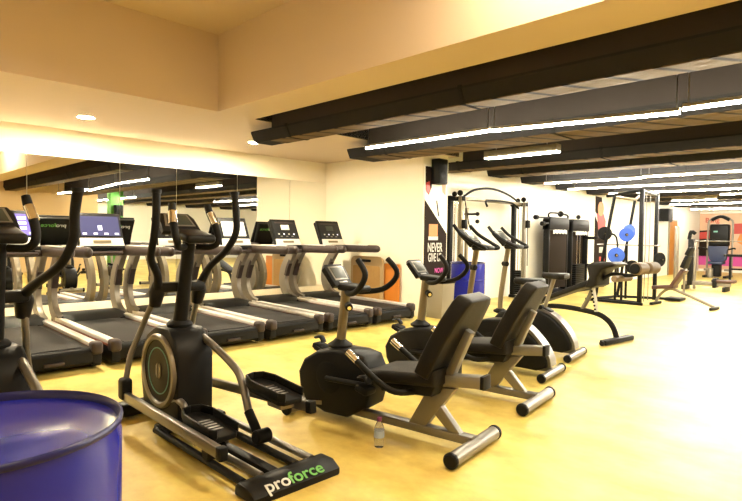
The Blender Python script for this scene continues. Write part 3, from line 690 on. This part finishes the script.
def upright_bike(label):
    t = thing('upright_bike', label, 'exercise bike', (0, 0, 0), 0, 'upright exercise bikes')
    for x, w, nm in ((0, .26, 'rear_foot'), (1.0, .2, 'front_foot')):
        MB().cyl((x, -w, .046), (x, w, .046), .036, 18).build(nm, M['silver'], t)
        for s in (-1, 1): MB().cyl((x, s*w, .046), (x, s*(w+.03), .046), .041, 18, .008).build('foot_cap', M['rubber'], t)
    MB().box((.5, 0, .075), (1.0, .05, .05), bev=.01).build('main_beam', M['steel'], t)
    hp = [(.03, .10), (.02, .17), (.10, .30), (.24, .43), (.40, .50), (.62, .49), (.84, .43), (.93, .33), (.92, .18), (.84, .08), (.12, .06)]
    MB().prism(hp, -.10, .10, .025, seg=3).build('housing', M['black'], t, 50)
    MB().ribbon([(.0, .11), (.015, .19), (.09, .315), (.23, .445), (.38, .51)], .028, -.075, .075).build('rear_trim', M['steel'], t, 40)
    MB().lathe([(.001, .004), (.09, .004), (.10, .0)], (.56, .1, .27), 'y', 32).build('crank_cover', M['rubber'], t)
    for s, p in ((1, (.70, .14)), (-1, (.42, .41))):
        MB().tube([(.56, s*.12, .275), (p[0], s*.13, p[1])], .016, 10).build('crank_arm', M['steel'], t)
        MB().box((p[0], s*.19, p[1]), (.10, .10, .04), bev=.012).build('pedal', M['rubber'], t)
    MB().box((.33, 0, .49), (.15, .11, .06), (0, R(-20), 0), .015).build('seat_collar', M['black'], t)
    MB().tube([(.36, 0, .46), (.25, 0, .84)], .026, 14, flat=.8).build('seat_post', M['champ'], t)
    MB().cyl((.36, .03, .53), (.36, .10, .53), .024, 14, .005).build('seat_knob', M['rubber'], t)
    q = MB().prism([(.11, -.10), (.10, 0), (.11, .10), (.16, .125), (.22, .09), (.30, .035), (.37, .025), (.385, 0), (.37, -.025), (.30, -.035), (.22, -.09), (.16, -.125)], .84, .905, .02, 'xy', 3)
    q.build('seat', M['vinyl'], t, 50)
    MB().tube([(.86, 0, .38), (.86, 0, .6), (.78, 0, 1.19)], .028, 14, 4).build('post', M['gold'], t)
    MB().lathe([(.03, .40), (.075, .42), (.078, .44), (.04, .46)], (.865, 0, 0), seg=24).build('post_collar', M['rubber'], t)
    MB().cyl((.84, .0, .98), (.77, .04, .98), .028, 14, .005).build('adjust_knob', M['rubber'], t)
    cons(t, (.84, 0, 1.285), 45)
    MB().box((.73, 0, 1.19), (.22, .16, .045), (0, R(-8), 0), .018, 3).build('console_tray', M['black'], t)
    for s in (-1, 1):
        MB().tube([(.80, s*.04, 1.17), (.66, s*.10, 1.17), (.62, s*.16, 1.18), (.72, s*.19, 1.23), (.86, s*.19, 1.31), (.95, s*.175, 1.40)], .018, 12, 5).build('handlebar', M['rubber'], t, 60)
    return t
u1 = upright_bike('upright exercise bike between the second recumbent bike and the rear upright one'); u1.location = (-2.36, 4.75, 0); u1.rotation_euler = (0, 0, ang)
dup(u1, (-2.56, 5.68, 0), ang, 'upright exercise bike furthest back, in front of the incline bench')

# ------------------------------------------------------------------ decline bench with foam rollers
t = thing('decline_bench', 'black decline bench with tan foam rollers behind the upright bikes', 'weight bench', (-2.59, 6.95, 0), atan2(.12, -.99))
MB().box((.02, 0, .035), (.09, .68, .06), bev=.012).build('rear_foot', M['black'], t)
for s in (-1, 1): MB().cyl((.02, s*.30, .03), (.02, s*.37, .03), .03, 14).build('foot_wheel', M['rubber'], t)
MB().tube([(.03, 0, .06), (.07, 0, .17), (.16, 0, .27), (.34, 0, .335), (.80, 0, .36), (1.15, 0, .30), (1.30, 0, .05)], .034, 14, 5).build('frame_tube', M['rubber'], t, 60)
MB().box((1.30, 0, .035), (.08, .50, .06), bev=.012).build('front_foot', M['black'], t)
MB().prism([(1.30, .30), (1.28, .36), (.36, .76), (.33, .69)], -.14, .14, .02, seg=3).build('back_pad', M['vinyl'], t)
MB().prism([(.38, .66), (.33, .80), (.36, .94), (.29, .985), (.06, 1.0), (-.02, .97), (.04, .94), (.16, .90), (.22, .80), (.22, .70), (.30, .66)], -.17, .17, .025, seg=3).build('knee_pad', M['vinyl'], t, 50)
MB().tube([(.50, 0, .36), (.42, 0, .50), (.33, 0, .70)], .028, 12).build('support_post', M['steel'], t)
MB().tube([(.32, 0, .70), (.12, 0, .84), (-.10, 0, .84), (-.28, 0, .89), (-.34, 0, .93)], .024, 12, 5).build('roller_arm', M['black'], t, 60)
MB().tube([(.33, .06, .69), (.29, .06, .52), (.27, .06, .36)], .02, 8, 3, 1.3).build('adjuster_bar', M['white'], t)
k = MB()
for i in range(7): k.cyl((.335-.010*i, .05, .66-.045*i), (.335-.010*i, .088, .66-.045*i), .013, 8)
k.build('adjuster_holes', M['rubber'], t)
for s in (-1, 1):
    MB().cyl((-.30, s*.03, .94), (-.30, s*.25, .94), .072, 24, .012).build('foam_roller', M['tanpad'], t)
    MB().cyl((-.30, s*.25, .94), (-.30, s*.27, .94), .062, 20, .008).build('roller_cap', M['rubber'], t)
MB().cyl((-.02, -.20, .80), (-.02, .20, .80), .04, 20, .01).build('lower_foam_roller', M['tanpad'], t)

# ------------------------------------------------------------------ cable crossover along the white wall
t = thing('cable_crossover', 'tall cable crossover with arched top bar against the white wall', 'cable machine', (-5.98, 9.27, 0))
Y0, Y1 = -1.12, 1.12
for s, y in ((-1, Y0), (1, Y1)):
    MB().box((.15, y, .03), (.66, .12, .06), bev=.01).build('base_plate', M['black'], t)
    MB().box((-.12, y, 1.02), (.08, .10, 2.0), bev=.01).build('rear_column', M['rubber'], t)
    MB().box((.14, y-.02, 1.0), (.07, .09, 1.98), bev=.012).build('front_column', M['gold' if s < 0 else 'champ'], t)
    MB().box((.0, y, 1.96), (.38, .10, .08), bev=.015).build('column_cap', M['black'], t)
    for q in (-.05, .05): MB().cyl((.02, y+q, .06), (.02, y+q, 1.92), .012, 10).build('guide_rod', M['chrome'], t)
    k = MB()
    for i in range(12): k.box((.02, y, .10+i*.042), (.12, .19, .037), bev=.004)
    k.build('weight_stack', M['black'], t)
    MB().box((.20, y, 1.55 if s > 0 else 1.50), (.09, .09, .16), bev=.015).build('pulley_carriage', M['rubber'], t)
    MB().lathe([(.001, -.02), (.05, -.02), (.055, 0), (.05, .02), (.001, .02)], (.10, y, 2.06), 'y', 20).build('top_pulley', M['rubber'], t)
    MB().lathe([(.001, -.02), (.045, -.02), (.05, 0), (.045, .02), (.001, .02)], (-.06, y+.05, 2.05), 'y', 20).build('top_pulley', M['rubber'], t)
    MB().tube([(.18, y, 2.03), (.26, y+.1*(-s), 1.4), (.35, y+.25*(-s), .70)], .010, 6, 4).build('cable', M['rubber'], t)
MB().box((.05, 0, 1.97), (.07, 2.34, .06), bev=.012).build('top_bar', M['gold'], t)
MB().tube([(.05, Y0+.15, 1.99), (.05, -.6, 2.15), (.05, 0, 2.21), (.05, .6, 2.13), (.05, Y1-.1, 1.99)], .022, 10, 6).build('top_arch', M['black'], t, 60)
MB().tube([(.30, -.55, 1.84), (.22, -.45, 1.95), (.20, 0, 1.97), (.22, .45, 1.95), (.32, .55, 1.84)], .020, 10, 5).build('pull_up_bar', M['black'], t, 60)
# second frame behind with gold guide posts
MB().box((-.1, -.62, .92), (.05, .06, 1.8), bev=.008).build('guide_post', M['gold'], t)
MB().box((.0, -.62, 1.70), (.30, .04, .04), bev=.008).build('guide_arm', M['black'], t)
MB().lathe([(.001, -.02), (.035, -.02), (.04, 0), (.035, .02), (.001, .02)], (.14, -.62, 1.70), 'y', 16).build('guide_knob', M['rubber'], t)
MB().lathe([(.001, -.02), (.035, -.02), (.04, 0), (.035, .02), (.001, .02)], (.14, -.62, 1.56), 'y', 16).build('guide_knob', M['rubber'], t)

# ------------------------------------------------------------------ twin weight stack machines
def stack_machine(label, y, w, h, arms):
    t = thing('weight_stack_machine', label, 'weight machine', (-5.92, y, 0), 0, 'weight stack machines against the white wall')
    MB().box((0, 0, .035), (.50, w, .07), bev=.012).build('base', M['black'], t)
    for s in (-1, 1):
        MB().box((.0, s*(w/2-.035), h/2), (.14, .07, h-.1), bev=.02).build('side_column', M['black'], t)
    MB().prism([(-w/2, h-.28), (w/2, h-.28), (w/2, h-.06), (w/2-.06, h), (-w/2+.06, h), (-w/2, h-.06)], -.09, .09, .012, 'yz').build('head_cover', M['black'], t)
    k = MB()
    for q in range(9): k.box((.10, (q-4)*w*.078, h-.335+.016*(q % 2)), (.006, w*.07, .085))
    k.build('head_badge', M['white'], t)
    MB().box((-.06, 0, (h-.3)/2+.07), (.025, w-.10, h-.42), bev=.004).build('rear_shroud', M['shroud'], t)
    if arms:
        MB().box((.05, 0, (h-.3)/2+.07), (.025, w-.16, h-.42), bev=.004).build('front_shroud', M['shroud'], t)
        MB().tube([(.05, -w*.48, h-.03), (.05, -w*.42, h+.09), (.05, w*.42, h+.07), (.05, w*.48, h-.03)], .022, 10, 3).build('top_arm', M['black'], t, 60)
        MB().lathe([(.001, -.03), (.06, -.03), (.07, 0), (.06, .03), (.001, .03)], (.06, .08, h+.08), 'y', 20).build('top_pulley', M['rubber'], t)
        MB().tube([(.05, -w/2, h-.14), (.10, -w/2-.30, h-.16)], .02, 10).build('side_arm', M['black'], t)
        MB().cyl((.10, -w/2-.40, h-.16), (.10, -w/2-.28, h-.16), .05, 16, .01).build('side_roller', M['rubber'], t)
        MB().tube([(.05, -w/2, h-.02), (.10, -w/2-.62, h-.03)], .018, 10).build('side_arm', M['black'], t)
        MB().cyl((.10, -w/2-.70, h-.03), (.10, -w/2-.60, h-.03), .05, 16, .01).build('side_roller', M['rubber'], t)
    else:
        for q in (-.08, .08): MB().cyl((.02, q, .07), (.02, q, h-.28), .014, 10).build('guide_rod', M['chrome'], t)
        k = MB()
        for i in range(12): k.box((.02, 0, .12+i*.045), (.14, w*.55, .04), bev=.004)
        k.build('weight_stack', M['black'], t)
        MB().lathe([(.001, -.02), (.05, -.02), (.055, 0), (.05, .02), (.001, .02)], (.03, -.05, h+.06), 'y', 20).build('top_pulley', M['rubber'], t)
        for z in (.60, 1.28): MB().box((.16, w/2-.02, z), (.30, .14, .07), bev=.015).build('side_pad', M['rubber'], t)
    return t
stack_machine('left one of the twin weight stack machines, closed shrouds and top arm', 11.95, .96, 1.74, True)
stack_machine('right one of the twin weight stack machines, open rods and side pads', 13.08, .92, 1.72, False)

# ------------------------------------------------------------------ smith rack
t = thing('smith_rack', 'tall dark smith rack with blue plates and slanted rear posts', 'weight rack', (-4.05, 11.55, 0))
def post(name, a, b_, w, m): 
    MB().tube([a, b_], w, 4).build(name, M[m], t, 20)
for (x, y, w) in ((.24, -.35, .05), (.13, .85, .045)):
    MB().box((x, y, 1.12), (w*1.5, w*1.5, 2.24), bev=.006).build('front_post', M['black'], t)
post('rear_post', (-.66, -.25, .05), (-.36, -.15, 2.14), .034, 'rubber')
post('rear_post', (-.52, .55, .05), (-.22, .60, 2.14), .030, 'rubber')
MB().tube([(-.50, -.2, 2.14), (.1, -.25, 2.2), (.24, -.35, 2.22)], .03, 10, 3).build('top_side_bar', M['black'], t)
MB().tube([(-.22, .60, 2.10), (-.1, .65, 2.20), (.05, .78, 2.22), (.13, .85, 2.2)], .03, 10, 4).build('top_side_bar', M['champ'], t)
MB().tube([(-.36, -.15, 2.13), (-.22, .60, 2.10)], .028, 10).build('top_rear_bar', M['champ'], t)
MB().tube([(.24, -.35, 2.2), (.13, .85, 2.18)], .028, 10).build('top_front_bar', M['black'], t)
for (a, b_) in (((-.66, -.25, .04), (.26, -.35, .04)), ((-.52, .55, .04), (.15, .85, .04)), ((-.66, -.25, .04), (-.52, .55, .04)), ((-.75, -.5, .035), (.35, -.5, .035)), ((.14, .85, .04), (.50, .95, .04))):
    MB().tube([a, b_], .028, 10).build('base_tube', M['black'], t)
for x, y in ((.22, -.05), (.18, .30)): MB().cyl((x, y, .04), (x, y, 2.2), .008, 8).build('guide_rod', M['steel'], t)
MB().cyl((-.75, .0, 1.15), (.45, .08, 1.15), .014, 10).build('bar', M['steel'], t)
def plate(x, y, z, r, m, ax=(.95, -.3)):
    d = Vector((ax[0], ax[1], 0)).normalized()
    c = Vector((x, y, z)); q = MB()
    q.tube([c-d*.03, c-d*.022, c-d*.012, c+d*.012, c+d*.022, c+d*.03], [r*.94, r, r, r, r, r*.94], 32); o = q.build('weight_plate', M[m], t)
    MB().tube([c-d*.036, c+d*.036], r*.22, 20).build('plate_hub', M['rubber'], o)
    MB().tube([c-d*.09, c+d*.09], .018, 10).build('plate_peg', M['chrome'], o)
plate(-.18, -.46, .95, .155, 'bluep', (.5, -.85)); plate(-.18, .20, 1.42, .15, 'bluep', (.9, -.4)); plate(-.20, .1, 1.36, .14, 'bluep', (.5, -.85))
plate(-.56, -.10, 1.38, .14, 'rubber', (.6, -.8)); plate(.20, .88, .85, .15, 'rubber', (.9, -.4)); plate(.0, -.1, .72, .13, 'rubber', (.6, -.8))
MB().tube([(-.45, -.1, 1.38), (-.32, -.1, 1.30), (-.28, -.1, .9), (-.25, -.15, .5)], .02, 8, 3).build('plate_arm', M['black'], t)
for (x, y, z0, z1) in ((-.22, -.36, .04, .95), (-.12, -.3, .04, .75), (-.22, .2, .04, 1.45)): MB().tube([(x, y, z0), (x, y, z1)], .025, 8).build('storage_post', M['black'], t)
MB().box((.50, .95, 1.0), (.07, .12, 1.1), (0, 0, 0), .02).build('side_shroud', M['champ'], t)
MB().box((.50, .95, .05), (.30, .4, .06), bev=.01).build('side_base', M['black'], t)

# ------------------------------------------------------------------ adjustable bench (brown)
t = thing('incline_bench', 'brown padded incline bench beside the smith rack', 'weight bench', (-3.33, 11.55, 0), atan2(-.06, .99))
MB().prism([(-.34, .30), (-.34, .37), (.06, .42), (.06, .35)], -.14, .14, .02).build('seat', M['brownpad'], t)
MB().prism([(.03, .36), (-.02, .40), (.17, .72), (.24, .69)], -.14, .14, .02).build('back_pad', M['brownpad'], t)
MB().prism([(.23, .73), (.15, .76), (.24, .98), (.30, .96)], -.13, .13, .02).build('upper_pad', M['rubber'], t)
MB().prism([(.30, .97), (.22, 1.0), (.28, 1.14), (.34, 1.13)], -.11, .11, .02).build('head_pad', M['rubber'], t)
MB().tube([(-.30, 0, .04), (-.22, 0, .20), (-.05, 0, .33), (.20, 0, .26), (.72, 0, .05)], .028, 10, 4).build('frame_tube', M['champ'], t)
MB().tube([(.20, 0, .25), (.20, .0, .90)], .022, 10).build('support_post', M['champ'], t)
MB().box((-.30, 0, .03), (.06, .46, .05), bev=.01).build('front_foot', M['black'], t)
MB().box((.72, 0, .03), (.06, .40, .05), bev=.01).build('rear_foot', M['black'], t)

# ------------------------------------------------------------------ low machine behind it
t = thing('low_press_machine', 'low machine with a padded bench and slim dark tower', 'weight machine', (-3.9, 15.8, 0))
MB().box((.15, 0, .17), (1.0, .12, .10), bev=.012).build('main_beam', M['champ'], t)
for x in (-.35, .55): MB().box((x, 0, .06), (.07, .5, .12), bev=.012).build('foot', M['black'], t)
MB().box((.50, 0, .255), (.50, .26, .07), bev=.02).build('bench_pad', M['brownpad'], t)
MB().box((-.24, 0, .70), (.11, .24, 1.18), bev=.015).build('tower', M['black'], t)
MB().box((-.15, 0, .62), (.06, .10, 1.2), bev=.01).build('tower_post', M['champ'], t)
MB().tube([(-.30, 0, 1.28), (-.26, 0, 1.48), (-.16, 0, 1.42)], .045, 10, 3).build('tower_head', M['black'], t)
MB().cyl((-.3, -.05, 1.24), (.95, -.05, 1.25), .012, 8).build('press_bar', M['steel'], t)
MB().box((.32, 0, .20), (.08, .3, .24), bev=.01).build('seat_support', M['black'], t)

# ------------------------------------------------------------------ arched machine at the end
t = thing('arched_press_machine', 'arched machine with a dark padded tower and navy seat', 'weight machine', (-4.80, 21.6, 0))
for s in (-1, 1):
    MB().tube([(s*.36, -.05, .04), (s*.36, 0, 1.70), (s*.30, 0, 1.95), (s*.12, 0, 2.06), (0, 0, 2.08)], .034, 10, 4).build('frame_post', M['champ'], t, 60)
    MB().box((s*.30, -.2, .04), (.10, .9, .07), bev=.01).build('base_foot', M['black'], t)
    MB().box((s*.30, -.2, .26), (.22, .10, .08), bev=.02).build('foot_rest', M['champ'], t)
MB().tube([(-.26, -.02, 1.94), (0, -.02, 2.06), (.26, -.02, 1.94)], .055, 10, 5).build('arch_cover', M['black'], t, 60)
MB().box((0, -.05, 1.43), (.58, .26, .74), bev=.06, seg=3).build('tower_shroud', M['black'], t)
MB().box((-.10, -.185, 1.55), (.12, .008, .05)).build('tower_badge', M['tealline'], t)
MB().prism([(-.30, 1.06), (.30, 1.06), (.25, .62), (.16, .50), (-.16, .50), (-.25, .62)], -.30, -.12, .03).build('back_pad', M['navy'], t)
MB().box((0, -.36, .50), (.44, .40, .10), bev=.03).build('seat', M['navy'], t)
MB().box((-.02, -.25, .25), (.26, .26, .44), bev=.03).build('seat_pedestal', M['black'], t)
MB().cyl((-.16, -.45, .0), (-.16, -.45, .32), .09, 20, .01).build('weight_canister', M['champ'], t)
MB().tube([(-.30, -.28, .95), (-.48, -.4, 1.0), (-.52, -.5, .98)], .025, 8, 3).build('handle', M['rubber'], t)
MB().tube([(.30, -.28, .95), (.50, -.4, 1.0), (.54, -.5, .98)], .025, 8, 3).build('handle', M['rubber'], t)

# bench at the right picture edge
t = thing('flat_bench', 'dark flat bench cut by the right picture edge', 'weight bench', (-3.70, 18.9, 0))
MB().box((.0, 0, .82), (.75, .28, .07), bev=.02).build('bench_pad', M['rubber'], t)
for s in (-1, 1):
    MB().box((s*.22, 0, .40), (.06, .06, .80), bev=.008).build('leg', M['black'], t)
    MB().box((s*.22, 0, .03), (.08, .5, .06), bev=.01).build('foot', M['black'], t)
MB().box((0, 0, .42), (.44, .05, .05)).build('crossbar', M['black'], t)

# ------------------------------------------------------------------ world, camera
w = bpy.data.worlds.new('world'); S.world = w; w.use_nodes = True
w.node_tree.nodes['Background'].inputs[0].default_value = (.03, .026, .02, 1)
cam = bpy.data.cameras.new('camera'); co = bpy.data.objects.new('camera', cam); COL.objects.link(co); S.camera = co
cam.sensor_width = 36; cam.lens = 549.8/742*36; cam.clip_start = .05; cam.clip_end = 200
yaw, pit, rol = R(44.92), R(-1.728), R(.834)
f = Vector((-sin(yaw)*cos(pit), cos(yaw)*cos(pit), sin(pit))); r = Vector((cos(yaw), sin(yaw), 0)); u = r.cross(f)
r2 = r*cos(rol)+u*sin(rol); u2 = -r*sin(rol)+u*cos(rol)
m = Matrix((r2, u2, -f)).transposed().to_4x4(); m.translation = Vector((0, 0, 1.3)); co.matrix_world = m
S.view_settings.view_transform = 'Standard'; S.view_settings.look = 'None'; S.view_settings.gamma = 1; S.view_settings.use_curve_mapping = False
S.view_settings.exposure = 2.3
